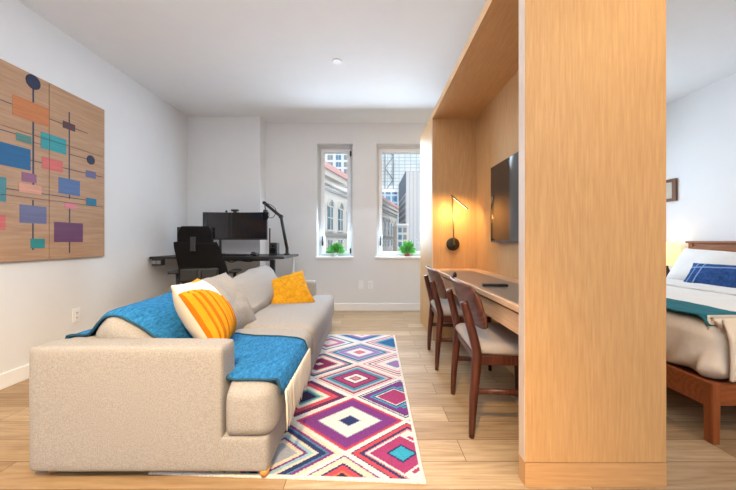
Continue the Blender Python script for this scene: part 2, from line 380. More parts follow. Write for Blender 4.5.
# ------------------------------------------------------------------ wall art (six maple panels)
art = thing('wall_art', 'six-panel maple wall art with coloured rectangles, circles and dark lines on left wall', 'artwork', (XL, 2.54, .857))
def aw(x, y):
    Y = 2.462*F/(370-x); return Y, 1-(y-241)*Y/F
AC = {}
def ac(r, g, b):
    k = 'art_%d_%d_%d' % (r, g, b)
    if k not in W: W[k] = wood(k, srgb(r, g, b), srgb(int(r*.88), int(g*.88), int(b*.88)), 'Y', figure=.2)
    return k
rects = [((12.7, 94, 49.3, 127.5), (205, 128, 76)), ((16.4, 132.2, 31.8, 144.5), (84, 134, 128)), ((-20, 136, 30.8, 170.7), (8, 98, 152)),
 ((41, 131.4, 66.5, 155), (50, 158, 166)), ((42.2, 156.2, 63, 173), (214, 108, 104)), ((63, 120.3, 75.3, 132), (92, 58, 66)),
 ((86, 170, 96, 179), (104, 104, 148)), ((58.8, 176.8, 80, 196.3), (84, 114, 168)), ((22, 171.7, 36.6, 183.5), (148, 92, 126)),
 ((19, 182.5, 41.5, 195), (226, 162, 136)), ((-14, 174, 6.3, 202), (74, 142, 150)), ((86.4, 197.7, 96.5, 206), (22, 120, 158)),
 ((65, 202.4, 76.8, 209.3), (222, 132, 144)), ((19.8, 204.2, 46.7, 224), (110, 112, 152)), ((54.3, 221.7, 83, 242), (112, 64, 104)),
 ((-10, 214, 5.6, 230), (218, 110, 106)), ((30.8, 238.6, 44.9, 248), (40, 146, 146))]
shapes = []
for (x0, y0, x1, y1), c in rects:
    Ya, za = aw(x0, y0); Yb, zb = aw(x1, y1); shapes.append((Ya, Yb, zb, za, ac(*c)))
lines = []   # Y0, Y1, z0, z1
def hl(x0, y0, x1, tk=.006):
    Ya, z = aw(x0, y0); lines.append((Ya, aw(x1, 0)[0], z-tk/2, z+tk/2))
def vl(x, y0, y1, tk=.010):
    Y, za = aw(x, y0); zb = aw(x, y1)[1]; lines.append((Y-tk/2, Y+tk/2, zb, za))
hl(-30, 88, 12.7); hl(-30, 120, 16.4); hl(30.8, 160, 102.5); hl(50, 119, 88); hl(69.4, 154, 88); hl(6.3, 188.5, 86.4); hl(16, 137, 60, .004)
vl(33.5, 86, 187, .013); vl(33.2, 200, 250, .011); vl(69.5, 112, 180, .011); vl(69.8, 180, 199, .009); vl(69.8, 208, 253, .011)
ell = [(33.3, 82, .052), (91, 160, .040)]
ys = [1.985, 2.512, 3.038]; zs = [.857, 1.312, 1.776, 2.218]
for r in range(3):
    for c in range(2):
        Y0, Y1, z0, z1 = ys[c]+.0025, ys[c+1]-.0025, zs[r]+.0015, zs[r+1]-.0015
        mats = ['maple']; bm = bmesh.new(); ox = Vector((XL, 2.54, .857))
        def lb(x0, x1, ya, yb, za, zb, **k): box(bm, x0-0, x1, ya-ox.y, yb-ox.y, za-ox.z, zb-ox.z, **k)
        lb(.004, .026, Y0, Y1, z0, z1, bev=.001, seg=1)
        k = 0
        for (ya, yb, za, zb) in lines:
            a, b, cc, d = max(ya, Y0), min(yb, Y1), max(za, z0), min(zb, z1)
            if a < b and cc < d:
                if 'ln' not in W: W['ln'] = mat('art_dark_line', srgb(52, 50, 72), .6)
                if 'ln' not in mats: mats.append('ln')
                lb(.0255, .0265, a, b, cc, d, mi=mats.index('ln'))
        for (ya, yb, za, zb, m) in shapes:
            a, b, cc, d = max(ya, Y0), min(yb, Y1), max(za, z0), min(zb, z1)
            if a < b and cc < d:
                if m not in mats: mats.append(m)
                k += 1
                lb(.0255, .0270+.0002*k, a, b, cc, d, mi=mats.index(m))
        for ex, ey, er in ell:
            Y, z = aw(ex, ey)
            if Y0 < Y < Y1 and z0 < z < z1:
                m = ac(36, 46, 78)
                if m not in mats: mats.append(m)
                poly = [(Y+er*math.cos(q*PI/20)-ox.y, z+er*math.sin(q*PI/20)-ox.z) for q in range(40)]
                prism(bm, poly, lambda a, b, d: Vector((d, a, b)), .0255, .0295, mats.index(m))
        obj('panel', bm, mats, art)
# ------------------------------------------------------------------ rug
def ramp(seq):
    pos = [s[0] for s in seq]; cols = [s[1] for s in seq]
    def f(r):
        for p, c in zip(pos, cols):
            if r <= p: return c
        return cols[-1]
    return f
wh, cr, nv, pu, mg, cy, tl, og, rd, bl, lb_, mr, pk, dk, lc, gy = ((222, 220, 220), (214, 204, 186), (32, 44, 96), (112, 48, 128), (158, 52, 108), (44, 158, 196), (60, 130, 160), (214, 110, 72), (196, 66, 82),
 (34, 92, 148), (140, 186, 210), (110, 28, 72), (206, 116, 132), (38, 26, 60), (150, 110, 176), (150, 160, 180))
even = {-1: [(.30, rd), (.36, nv), (.45, og), (.55, dk), (.60, og), (.72, rd), (.77, nv), (.92, cr), (.96, pu), (1, wh)],
 0: [(.19, nv), (.22, gy), (.55, wh), (.58, gy), (.86, pu), (.91, mg), (.96, rd), (1, wh)],
 1: [(.12, pk), (.16, dk), (.20, wh), (.30, wh), (.34, dk), (.52, mg), (.58, mr), (.70, tl), (.77, lb_), (.82, pk), (.88, mr), (.93, wh), (.96, pk), (1, wh)],
 2: [(.16, pk), (.20, mg), (.40, wh), (.45, lb_), (.64, lc), (.70, lb_), (.80, bl), (.86, lb_), (.92, pk), (1, wh)],
 3: [(.2, pk), (.4, wh), (.6, lc), (.8, bl), (.9, lb_), (1, wh)]}
oddR = {0: [(.20, cy), (.25, nv), (.50, mg), (.68, wh), (.73, pk), (.80, nv), (.90, rd), (.93, nv), (1, wh)],
 1: [(.38, mg), (.42, wh), (.47, nv), (.53, cy), (.80, pu), (.84, nv), (.88, wh), (.92, nv), (1, wh)],
 2: [(.25, lc), (.30, tl), (.55, wh), (.62, pk), (.70, wh), (.76, mr), (.84, wh), (.9, pk), (1, wh)],
 3: [(.45, bl), (.55, tl), (.64, lb_), (.72, pk), (.80, wh), (.88, mg), (1, wh)]}
oddL = {0: [(.30, gy), (.40, cr), (.46, pu), (.55, lb_), (.62, cr), (.74, nv), (.78, tl), (.86, pu), (.96, cr), (1, wh)],
 1: [(.28, dk), (.36, tl), (.42, (150, 190, 160)), (.55, wh), (.72, rd), (.76, nv), (.84, mr), (.88, nv), (1, wh)],
 2: [(.12, wh), (.42, mr), (.50, mg), (.56, (180, 206, 190)), (.68, wh), (.76, pk), (.84, tl), (.9, dk), (1, wh)],
 3: [(.3, wh), (.42, pk), (.55, lc), (.7, wh), (.8, tl), (1, wh)]}
def rugcol(X, Y):
    c0, Pw, y0, Q = -.118, .312, 1.805, .2775
    X2 = X-.035*(Y-1.5)/2
    q = .0065
    jag = abs(((X2/(2*q)) % 1)-.5)*2*.018
    Xq = X2
    best = None
    for odd in (0, 1):
        cy_ = y0+odd*Q*1.0-Q*2*0
        j = round((Y-(y0-Q if odd else y0))/(2*Q)); cyy = (y0-Q if odd else y0)+2*Q*j
        i = round((Xq-(c0+(Pw if odd else 0)))/(2*Pw)); cxx = c0+(Pw if odd else 0)+2*Pw*i
        r = abs(Xq-cxx)/Pw+abs(Y-cyy)/Q+jag
        if best is None or r < best[0]: best = (r, odd, j, i)
    r, odd, j, i = best
    if odd and i == 0 and j == 1:
        r2 = abs(Xq-(c0+Pw-.045))/Pw+abs(Y-(y0+Q*(2*j-1)))/Q+jag
        if r2 < .55: r = r2
    if odd and i == 0 and j == 0:
        r2 = abs(Xq-(c0+Pw-.045))/Pw+abs(Y-(y0-Q))/Q+jag
        if r2 < .55: r = r2
    if not odd:
        seq = even[min(3, max(-1, j))]
    else:
        jj = min(3, max(0, j)); seq = (oddR if i == 0 else oddL)[jj] if i >= -1 else oddR[(jj+1) % 4]
    for p, c in seq:
        if r <= p: return c
    return seq[-1][1]
nx, ny = 300, 470
A, B, D, E = Vector((-.95, 1.40)), Vector((.232, 1.342)), Vector((.262, 3.45)), Vector((-.92, 3.50))
bm = bmesh.new(); cl = bm.verts.layers.float_color.new('Col'); rr = random.Random(3)
G = []
for j in range(ny+1):
    row = []
    t = j/ny
    for i in range(nx+1):
        s = i/nx; p = (A*(1-s)+B*s)*(1-t)+(E*(1-s)+D*s)*t
        edge = min(s*1.18, (1-s)*1.18, t*2.1, (1-t)*2.1)
        v = bm.verts.new((p.x, p.y, .009-(0.004 if edge < .002 else 0)))
        c = (224, 220, 216) if edge < .016 else rugcol(p.x, p.y)
        k = .80+.3*rr.random()
        c = [.88*q_+.12*140 for q_ in c]; l = srgb(*c); v[cl] = (min(1, l[0]*k), min(1, l[1]*k), min(1, l[2]*k), 1)
        row.append(v)
    G.append(row)
for j in range(ny):
    for i in range(nx): bm.faces.new((G[j][i], G[j][i+1], G[j+1][i+1], G[j+1][i]))
bd = [G[0][i] for i in range(nx+1)]+[G[j][nx] for j in range(1, ny+1)]+[G[ny][i] for i in range(nx-1, -1, -1)]+[G[j][0] for j in range(ny-1, 0, -1)]
low = []
for v in bd:
    w_ = bm.verts.new((v.co.x, v.co.y, .0008)); w_[cl] = v[cl]; low.append(w_)
for k in range(len(bd)):
    k2 = (k+1) % len(bd); bm.faces.new((bd[k], low[k], low[k2], bd[k2]))
m = bpy.data.materials.new('rug_weave'); m.use_nodes = True; nt = m.node_tree; b = nt.nodes['Principled BSDF']
b.inputs['Roughness'].default_value = .95; b.inputs['Specular IOR Level'].default_value = .1
at = nt.nodes.new('ShaderNodeAttribute'); at.attribute_name = 'Col'; nt.links.new(at.outputs['Color'], b.inputs['Base Color'])
tc = nt.nodes.new('ShaderNodeTexCoord'); n = nt.nodes.new('ShaderNodeTexNoise'); n.inputs['Scale'].default_value = 350; nt.links.new(tc.outputs['Object'], n.inputs['Vector'])
bp = nt.nodes.new('ShaderNodeBump'); bp.inputs['Strength'].default_value = .5; bp.inputs['Distance'].default_value = .003
nt.links.new(n.outputs['Fac'], bp.inputs['Height']); nt.links.new(bp.outputs['Normal'], b.inputs['Normal'])
W['rug'] = m
tag(obj('area_rug', bm, 'rug'), 'purple, blue and coral diamond-patterned rug with white border under the sofa', 'rug')
# ------------------------------------------------------------------ sofa
Y0s, Y1s = 1.355, 3.68
sofa = thing('sofa', 'light linen two-seat sofa with square arms standing partly on the diamond rug', 'sofa', (-.92, 2.52, 0))
def so(name, bm, m='sofa', smooth=True):
    bmesh.ops.translate(bm, verts=bm.verts[:], vec=(.92, -2.52, 0)); return obj(name, bm, m, sofa, smooth)
def sb(x0, x1, y0, y1, z0, z1, r, puff=(0, 0, 0), n=12, wr=0, ws=6, seed=0):
    bm = softbox(x1-x0, y1-y0, z1-z0, r, n, puff, wr, ws, seed)
    bmesh.ops.translate(bm, verts=bm.verts[:], vec=((x0+x1)/2, (y0+y1)/2, (z0+z1)/2)); return bm
so('base', sb(-1.42, -.425, Y0s+.004, Y1s-.004, .034, .185, .018, n=10))
so('arm', sb(-1.424, -.615, Y0s, Y0s+.145, .036, .558, .020, (.0, .004, .004), n=14, wr=.002))
so('arm', sb(-1.424, -.60, Y1s-.135, Y1s, .04, .562, .022, (.0, .008, .006), n=14, wr=.002))
so('back_frame', sb(-1.424, -1.24, Y0s+.13, Y1s-.13, .04, .545, .03, n=12))
def seat_cushion(y0, y1, end):
    """cushion whose front corner wraps in front of the arm"""
    bm = sb(-1.24, -.385, y0, y1, .175, .42, .07, (.012, .006, .028), n=18, wr=.004, seed=end)
    return bm
def tcush(ya, yb, sign, seed):
    bm = sb(-1.24, -.40, min(ya, yb), max(ya, yb), .168, .402, .060, (.014, .008, .022), n=34, wr=.004, seed=seed)
    # pull the arm side of the front strip out past the arm
    for v in bm.verts:
        k = min(1, max(0, (v.co.x+.625)/.02)); e = (v.co.y-ya)/(yb-ya)
        if k and e < .5: v.co.y -= sign*.165*k*(1-e*2)
    return bm
so('seat_cushion', tcush(1.512, 2.262, 1, 1)); so('seat_cushion', tcush(3.54, 2.270, -1, 2))
def backc(y0, y1, seed, lean=36, cx=-1.10, cz=.555, th=.25, hh=.40, tilt=0):
    bm = softbox(th, y1-y0, hh, .085, 16, (.035, .0, .02), .020, 6, seed)
    M = Matrix.Translation((cx, (y0+y1)/2, cz)) @ Matrix.Rotation(-math.radians(lean), 4, 'Y')
    bmesh.ops.transform(bm, matrix=M, verts=bm.verts[:])
    for v in bm.verts: v.co.z += tilt*(v.co.y-(y0+y1)/2)*(v.co.z > .5)
    return bm
so('back_cushion', backc(1.515, 2.44, 3, 42, cx=-1.165, cz=.500, th=.20, hh=.33)); so('back_cushion', backc(2.50, 3.50, 4, 34, cx=-1.08, cz=.527, th=.24, hh=.36, tilt=.065))
bm = pillow(.56, .44, .22, 34, .022, 7, 12, .04)
y_ = -Vector((.80, -.16, .52)).normalized(); x_ = y_.cross(Vector((0, 0, 1))).normalized(); z_ = x_.cross(y_)
bmesh.ops.transform(bm, matrix=Matrix.Translation((-1.02, 2.20, .560)) @ Matrix((x_, y_, z_)).transposed().to_4x4() @ Matrix.Rotation(math.radians(-4), 4, 'Y'), verts=bm.verts[:])
so('loose_back_pillow', bm)
for x, y, z in ((-.447, 1.385, .0095), (-1.37, 1.42, 0), (-.455, 3.62, 0), (-1.37, 3.62, 0)):
    if x > -.9 and y < 2: z = .0095
    bm = bmesh.new(); tube(bm, [(x, y, z), (x, y, .042)], [.016, .024], 12); so('leg', bm, 'legwood')
# ------------------------------------------------------------------ blue throw
def interp(prof, k=4):
    out = []
    for i in range(len(prof)-1):
        p0 = prof[max(i-1, 0)]; p1 = prof[i]; p2 = prof[i+1]; p3 = prof[min(i+2, len(prof)-1)]
        for s in range(k):
            t = s/k; out.append(tuple(.5*((2*b)+(-a+c)*t+(2*a-5*b+4*c-d)*t*t+(-a+3*b-3*c+d)*t**3) for a, b, c, d in zip(p0, p1, p2, p3)))
    out.append(prof[-1]); return out
from mathutils.bvhtree import BVHTree
vv, ff = [], []
for ch_ in sofa.children:
    if ch_.name.startswith('loose'): continue
    o0 = len(vv); vv += [v.co+sofa.location for v in ch_.data.vertices]; ff += [[o0+i for i in p.vertices] for p in ch_.data.polygons]
bvh = BVHTree.FromPolygons(vv, ff)
def smooth(a, k=3):
    for _ in range(k): a = [a[0]]+[(a[i-1]+2*a[i]+a[i+1])/4 for i in range(1, len(a)-1)]+[a[-1]]
    return a
NX, NJ = 96, 40
xs_ = [-1.43+(1.43-.395)*i/NX for i in range(NX+1)]
def near(x):
    if x < -1.15: return 1.545
    if x < -.95: return 1.545+(x+1.15)/.2*.05
    if x < -.64: return 1.595-(x+.95)/.31*.05
    return 1.545-.150*min(1, max(0, (x+.629)/.01))
def far(x): return 2.09-.12*min(1, max(0, (x+1.1)/.4))
cols = []
for j in range(NJ+1):
    t = j/NJ; zz = []
    for x in xs_:
        y = near(x)+(far(x)-near(x))*t
        h, *_r = bvh.ray_cast(Vector((-.596 if -.66 < x < -.596 and t < .35 else x, y, 2)), Vector((0, 0, -1))); zz.append((h.z if h else .4))
    hi_ = [max(zz[max(0, i-2):i+3]) for i in range(len(zz))]
    cols.append([max(q, w_) for q, w_ in zip(smooth(hi_, 4), zz)])
rows = []
for i in range(-9, 0):
    rows.append([Vector((-1.452, near(-1.43)+(far(-1.43)-near(-1.43))*j/NJ, cols[j][0]-.02+.030*i)) for j in range(NJ+1)])
for i, x in enumerate(xs_):
    r = []
    for j in range(NJ+1):
        t = j/NJ; y = near(x)+(far(x)-near(x))*t
        r.append(Vector((x, y+.004*noise.noise(Vector((x*8, t*2, 4))), cols[j][i]+.009+.0025*noise.noise(Vector((x*14, y*14, 1))))))
    rows.append(r)
for i in range(1, 3):
    rows.append([Vector((-.379+.006*(i > 1), near(-.4)+(far(-.4)-near(-.4))*j/NJ, cols[j][-1]-.012-.022*i)) for j in range(NJ+1)])
thr = thing('throw_blanket', 'blue woven throw with cream fringe draped over sofa back and seat', 'blanket', (-.9, 1.75, .44))
def tc_(bm): bmesh.ops.translate(bm, verts=bm.verts[:], vec=(.9, -1.75, -.44)); return bm
obj('cloth', tc_(sheet(rows, .006)), 'throw', thr, True)
bm = bmesh.new()
for side in (0, -1):
    tube(bm, [r[side]+Vector((0, 0, .002)) for r in rows], .0055, 6)
obj('hem', tc_(bm), 'hem', thr, True)
bm = bmesh.new(); rf = random.Random(5)
last = rows[-1]
for k in range(64):
    t = k/63+rf.uniform(-.004, .004); y = 1.405+t*.56; L = .14+.05*rf.random(); x = -.366+rf.random()*.004; dx, dy = rf.uniform(0, .012), rf.uniform(-.02, .02)
    z_ = .355; tube(bm, [(x, y, z_), (x+dx*.5, y+dy*.3, z_-L*.4), (x+dx*.6, y+dy*.7, z_-L*.75), (x+dx*.3, y+dy, z_-L)], [.0046, .0034, .0042, .0018], 5)
o = obj('fringe', tc_(bm), 'fringe', thr, True)
# ------------------------------------------------------------------ cushions on the sofa
def mf(s, u, v):
    if s == 1: return 0
    if v > .80 and u > -.2: return 1
    d = math.hypot(u+1.05, v+1.1)
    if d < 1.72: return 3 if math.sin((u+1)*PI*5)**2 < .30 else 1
    return 2
def rib(u, v):
    return .011*abs(math.sin((u+1)*PI*5)) if math.hypot(u+1.05, v+1.1) < 1.72 else 0
bm = pillow(.42, .41, .21, 84, .004, 6, 1, .07, mf, rib)
o = obj('throw_pillow', bm, ['cream', 'mustard', 'white_f', 'mustard2'], smooth=True)
orient(o, Vector((-.90, 1.80, .605)), (.83, .20, .52), roll=math.radians(2))
tag(o, 'cream pillow with ribbed mustard stripes leaning behind the near sofa arm', 'pillow')
bm = pillow(.43, .40, .18, 30, .012, 22, 2, .07)
o = obj('throw_pillow', bm, 'fluffy', smooth=True)
orient(o, Vector((-.80, 3.16, .505)), (.10, -.74, .66), roll=math.radians(-20))
tag(o, 'plain fluffy mustard yellow pillow against the far sofa arm', 'pillow')
# ------------------------------------------------------------------ oak partition with niche
X0, X1 = .63, 1.207
part = thing('oak_partition', 'tall oak room divider with desk niche and closet box', 'partition', (.92, 2.7, 0))
def pa(name, bm, m='oak'):
    bmesh.ops.translate(bm, verts=bm.verts[:], vec=(-.92, -2.7, 0)); return obj(name, bm, m, part)
bm = bmesh.new(); box(bm, X0+.002, X1, 1.331, 1.386, .099, 2.30, .0015, 0, 1)
ep = pa('end_panel', bm)
pa('panel_edge_lit', bx(X0-.0005, X0+.0015, 1.3325, 1.3845, .0995, 2.2985), 'edge')  # thin sheet in paler oak, standing for daylight on the panel side
pa('plinth', bx(X0+.001, X1, 1.329, 1.388, 0, .0955, .001, seg=1), 'oakx')
pa('back_panel', bx(1.078, X1, 1.386, 3.32, 0, 2.24), 'oak')
for y in (1.95, 2.62): pass
pa('top_panel', bx(X0, X1, 1.386, 3.32, 2.24, 2.30, .001, seg=1), 'oakh')
pa('closet_box', bx(X0, X1, 3.32, 4.11, 0.0, 2.30, .0015, seg=1), 'oak')
pa('box_edge', bx(X0-.002, X0+.008, 3.316, 3.3195, 0.0, 2.238), 'edge')
desk = thing('built_in_desk', 'narrow built-in oak desk with grey top spanning the niche', 'desk', (.85, 2.35, .60))
def de(name, bm, m):
    bmesh.ops.translate(bm, verts=bm.verts[:], vec=(-.85, -2.35, -.60)); return obj(name, bm, m, desk)
de('desk_top', bx(.632, 1.077, 1.388, 3.315, .694, .722, .0015, seg=1), 'birch')
de('inlay', bx(.650, .955, 1.40, 3.06, .7221, .7236), 'inlay')
de('drawer_front', bx(.655, .672, 1.40, 2.345, .585, .676, .001, seg=1), 'birch')
de('drawer_front', bx(.655, .672, 2.35, 3.30, .585, .676, .001, seg=1), 'birch')
de('drawer_box', bx(.675, 1.076, 1.39, 3.31, .59, .693), 'oakh')
# tv
tv = thing('television', 'flat black television mounted on the niche back panel above the desk', 'television', (1.078, 2.22, .99))
bm = bx(-.052, -.018, -.56, .56, 0, .632, .004); obj('body', bm, 'black', tv)
obj('screen', bx(-.0545, -.0515, -.553, .553, .014, .626), 'tv', tv)
obj('wall_bracket', bx(-.018, 0, -.15, .15, .15, .45), 'metal', tv)
# sconce
sc = thing('wall_sconce', 'brass swing-arm reading sconce on the far niche panel', 'wall lamp', (.838, 3.316, .96))
obj('backplate', lt([(.001, 0), (.062, 0), (.066, -.006), (.066, -.018), (.058, -.022), (.001, -.022)], c=(0, 0, .008), axis='Y', n=32), 'bronze', sc, True)
bm = bmesh.new(); tube(bm, [(0, -.02, -.01), (0, -.055, -.01)], .014, 14); tube(bm, [(0, -.055, -.03), (0, -.055, .02)], .011, 12)
obj('knuckle', bm, 'bronze', sc, True)
top = Vector((-.018, -.060, .49))
obj('stem', tb([(0, -.055, -.03), (-.004, -.056, .1), tuple(top)], [.008, .0085, .008], 12), 'brass', sc, True)
e2 = P(467.5, 208.5, 3.06)-Vector((.838, 3.316, .96))
a_ = obj('swing_arm', tb([tuple(top+Vector((-.008, .004, .006))), tuple(e2)], .0075, 10), 'brass', sc, True)
dn = Vector((0, .012, -.010))
obj('led_strip', tb([tuple(top*.9+e2*.1+dn*.6), tuple(e2*.97+top*.03+dn*.6)], .0042, 8), 'led', a_)
# remote
o = obj('remote_control', bx(-.075, .075, -.022, .022, 0, .014, .004), 'black'); o.location = (.762, 2.0, .7238); o.rotation_euler = (0, 0, math.radians(-8))
tag(o, 'slim black remote control lying on the grey niche desk', 'remote')
o = obj('desk_gadget', lt([(.010, 0), (.014, .003), (.016, .02), (.009, .034), (.004, .038)], n=14), 'black', smooth=True); o.location = (.648, 2.50, .7238)
tag(o, 'small black knob-shaped gadget at the front edge of the niche desk', 'gadget')
# ------------------------------------------------------------------ dining chairs
def make_chair(label):
    t = thing('dining_chair', label, 'chair', (0, 0, 0), 0, 'walnut chairs at the niche desk')
    for s in (-1, 1):
        pts = [(-.205, s*.238, 0), (-.196, s*.236, .18), (-.180, s*.232, .36), (-.176, s*.228, .43), (-.190, s*.222, .50), (-.215, s*.212, .60), (-.236, s*.205, .685)]
        pts = [tuple(q) for q in interp([tuple(p) for p in pts], 4)]
        rs = [.0135+.0105*math.sin(min(1, max(0, p[2]/.86))*PI)**.8 for p in pts]
        obj('leg', tb(pts, rs, 12, flat=1.25), 'walnut', t, True)
        obj('leg', tb([(.205, s*.225, 0), (.20, s*.222, .2), (.195, s*.218, .415)], [.013, .017, .021], 12), 'walnut', t, True)
        obj('side_stretcher', tb([(-.192, s*.236, .235), (.20, s*.222, .22)], .011, 8, flat=1.5), 'walnut', t, True)
        bm = bmesh.new(); box(bm, -.165, .19, s*.222-.011, s*.222+.011, .365, .415, .004); obj('seat_rail', bm, 'walnut', t)
    bm = bmesh.new(); box(bm, .178, .20, -.21, .21, .365, .415, .004); obj('seat_rail', bm, 'walnut', t)
    bm = bmesh.new(); box(bm, -.185, -.163, -.215, .215, .375, .415, .004); obj('seat_rail', bm, 'walnut', t)
    # backrest: bent plywood with big corner radii
    bm = bmesh.new(); nu, nv_ = 28, 14; hw, z0, z1 = .280, .545, .768
    fr, bk = [], []
    for i in range(nu+1):
        ra, rb = [], []
        for j in range(nv_+1):
            u = -1+2*i/nu; v = -1+2*j/nv_
            # rounded-rectangle outline: scale columns near the ends
            cr_ = .065/hw; over = max(0, (abs(u)-(1-cr_))/cr_); vs = 1-(1-math.sqrt(max(0, 1-over*over)))*.065/((z1-z0)/2)
            vs = max(vs, .28)
            y = u*hw*(1-.03*(1-v)/2); z = (z0+z1)/2+v*vs*(z1-z0)/2+.012*(1-u*u)*(v > 0)*v
            x = -.114-(z-.545)*.34-.050*(1-u*u)
            ra.append(bm.verts.new((x, y, z))); rb.append(bm.verts.new((x-.012, y, z)))
        fr.append(ra); bk.append(rb)
    for i in range(nu):
        for j in range(nv_):
            bm.faces.new((fr[i][j], fr[i+1][j], fr[i+1][j+1], fr[i][j+1])); bm.faces.new((bk[i][j], bk[i][j+1], bk[i+1][j+1], bk[i+1][j]))
        bm.faces.new((fr[i][0], bk[i][0], bk[i+1][0], fr[i+1][0])); bm.faces.new((fr[i][-1], fr[i+1][-1], bk[i+1][-1], bk[i][-1]))
    for j in range(nv_):
        bm.faces.new((fr[0][j], fr[0][j+1], bk[0][j+1], bk[0][j])); bm.faces.new((fr[-1][j], bk[-1][j], bk[-1][j+1], fr[-1][j+1]))
    obj('backrest', bm, 'walply', t, True)
    bm = softbox(.44, .50, .055, .026, 14, (0, 0, .010)); 
    for v in bm.verts:
        v.co.y *= 1-.10*max(0, -v.co.x/.22); v.co.x += .025; v.co.z += .443
    obj('seat', bm, 'seatf', t, True)
    return t
ch = make_chair('walnut dining chair with grey seat nearest the camera at the niche desk')
ch2 = copy_tree(ch); ch.location = (.735, 1.895, 0); ch.rotation_euler.z = math.radians(-3)
ch2.location = (.735, 2.765, 0); ch2.rotation_euler.z = math.radians(-3); ch2['label'] = 'walnut dining chair with grey seat farther along the niche desk, near the sconce'
# ------------------------------------------------------------------ standing desk and what is on it
DZ = .825
sd = thing('standing_desk', 'black-topped standing desk against the alcove wall', 'desk', (-1.68, 4.05, 0))
def sdp(name, bm, m, smooth=False):
    bmesh.ops.translate(bm, verts=bm.verts[:], vec=(1.68, -4.05, 0)); return obj(name, bm, m, sd, smooth)
sdp('desk_top', bx(-2.47, -.965, 3.66, 4.42, DZ-.028, DZ, .004), 'desk')
for x, mname in ((-2.15, 'metal'), (-1.20, 'black')):
    bm = bmesh.new(); box(bm, x-.035, x+.035, 3.99, 4.07, .03, .45, .003); box(bm, x-.027, x+.027, 4.0, 4.06, .44, DZ-.06, .003); sdp('leg', bm, mname)
    sdp('foot', bx(x-.035, x+.035, 3.72, 4.38, 0, .03, .008), mname)
bm = bmesh.new(); box(bm, -2.15, -1.20, 4.0, 4.06, DZ-.07, DZ-.029, .003); box(bm, -2.19, -2.11, 3.74, 4.34, DZ-.05, DZ-.029, .003); box(bm, -1.24, -1.16, 3.74, 4.34, DZ-.05, DZ-.029, .003)
sdp('crossbar', bm, 'black')
bm = bmesh.new(); box(bm, -1.10, -1.01, 4.33, 4.36, DZ-.055, DZ-.029, .003); box(bm, -1.035, -1.01, 4.33, 4.36, 0.0, DZ-.05, .003)
lg = sdp('leg', bm, 'white'); lg['label'] = 'white back leg'
bm = bmesh.new(); box(bm, -2.45, -2.33, 3.665, 3.72, DZ-.10, DZ-.029, .003)
sdp('cable_box', bm, 'black')
bm = bmesh.new(); box(bm, -2.445, -2.40, 3.660, 3.666, DZ-.085, DZ-.045); box(bm, -2.39, -2.345, 3.660, 3.666, DZ-.085, DZ-.045); sdp('socket', bm, 'metal')
# dangling cables beneath top
bm = bmesh.new(); tube(bm, interp([(-1.66, 3.72, DZ-.03), (-1.58, 3.72, DZ-.065), (-1.5, 3.72, DZ-.045), (-1.38, 3.72, DZ-.06), (-1.28, 3.72, DZ-.032)], 5), .006, 6); sdp('cable', bm, 'black', True)
# ultrawide monitor
mo = thing('monitor', 'wide curved black monitor on the standing desk', 'monitor', (-1.685, 4.12, DZ))
def curved(w, h, z0, th, r, dy=0, n=16):
    bm = bmesh.new(); A_, B_ = [], []
    for i in range(n+1):
        x = -w/2+w*i/n; y = -(x*x)/(2*r)
        A_.append((bm.verts.new((x, y+dy, z0)), bm.verts.new((x, y+dy, z0+h)))); B_.append((bm.verts.new((x, y+dy+th, z0)), bm.verts.new((x, y+dy+th, z0+h))))
    for i in range(n):
        bm.faces.new((A_[i][0], A_[i+1][0], A_[i+1][1], A_[i][1])); bm.faces.new((B_[i][0], B_[i][1], B_[i+1][1], B_[i+1][0]))
        bm.faces.new((A_[i][0], B_[i][0], B_[i+1][0], A_[i+1][0])); bm.faces.new((A_[i][1], A_[i+1][1], B_[i+1][1], B_[i][1]))
    bm.faces.new((A_[0][0], A_[0][1], B_[0][1], B_[0][0])); bm.faces.new((A_[-1][0], B_[-1][0], B_[-1][1], A_[-1][1]))
    return bm
obj('housing', curved(.80, .345, .190, .03, 1.8), 'black', mo)
obj('screen', curved(.785, .318, .210, .003, 1.8, -.0025), 'screen', mo)
bm = bmesh.new(); box(bm, -.05, .05, .03, .075, .31, .41, .004); tube(bm, [(0, .07, .36), (-.10, .12, .36), (-.26, .13, .35), (-.26, .13, .01)], .016, 12); box(bm, -.31, -.21, .09, .17, 0, .012, .003)
obj('monitor_arm', bm, 'black', mo)
wc = thing('webcam', 'small black webcam clipped on top of the wide monitor', 'webcam', (-1.695, 4.10, DZ+.5355))
obj('body', bx(-.045, .045, -.02, .03, .012, .036, .009), 'black', wc); obj('clip', bx(-.02, .02, -.01, .03, 0, .014, .002), 'black', wc)
obj('lens', lt([(.001, 0), (.008, 0), (.009, .004)], c=(0, -.024, .024), axis='Y', n=14), 'screen', wc)
wc = thing('clip_light', 'tiny black clip-on knob beside the webcam on the monitor', 'gadget', (-1.80, 4.10, DZ+.5355))
obj('knob', lt([(.012, 0), (.014, .006), (.014, .018), (.008, .024)], n=14), 'black', wc, True)
# second screen behind chair
m2 = thing('monitor', 'small dark second monitor partly hidden behind the office chair', 'monitor', (-2.14, 4.0, DZ-.03), math.radians(14))
obj('housing', bx(-.20, .20, 0, .025, .15, .375, .006), 'black', m2); obj('screen', bx(-.192, .192, -.003, .001, .16, .367), 'screen', m2)
bm = bmesh.new(); box(bm, -.02, .02, .026, .045, .04, .25); box(bm, -.09, .09, -.03, .11, .030, .042, .003); obj('stand', bm, 'black', m2)
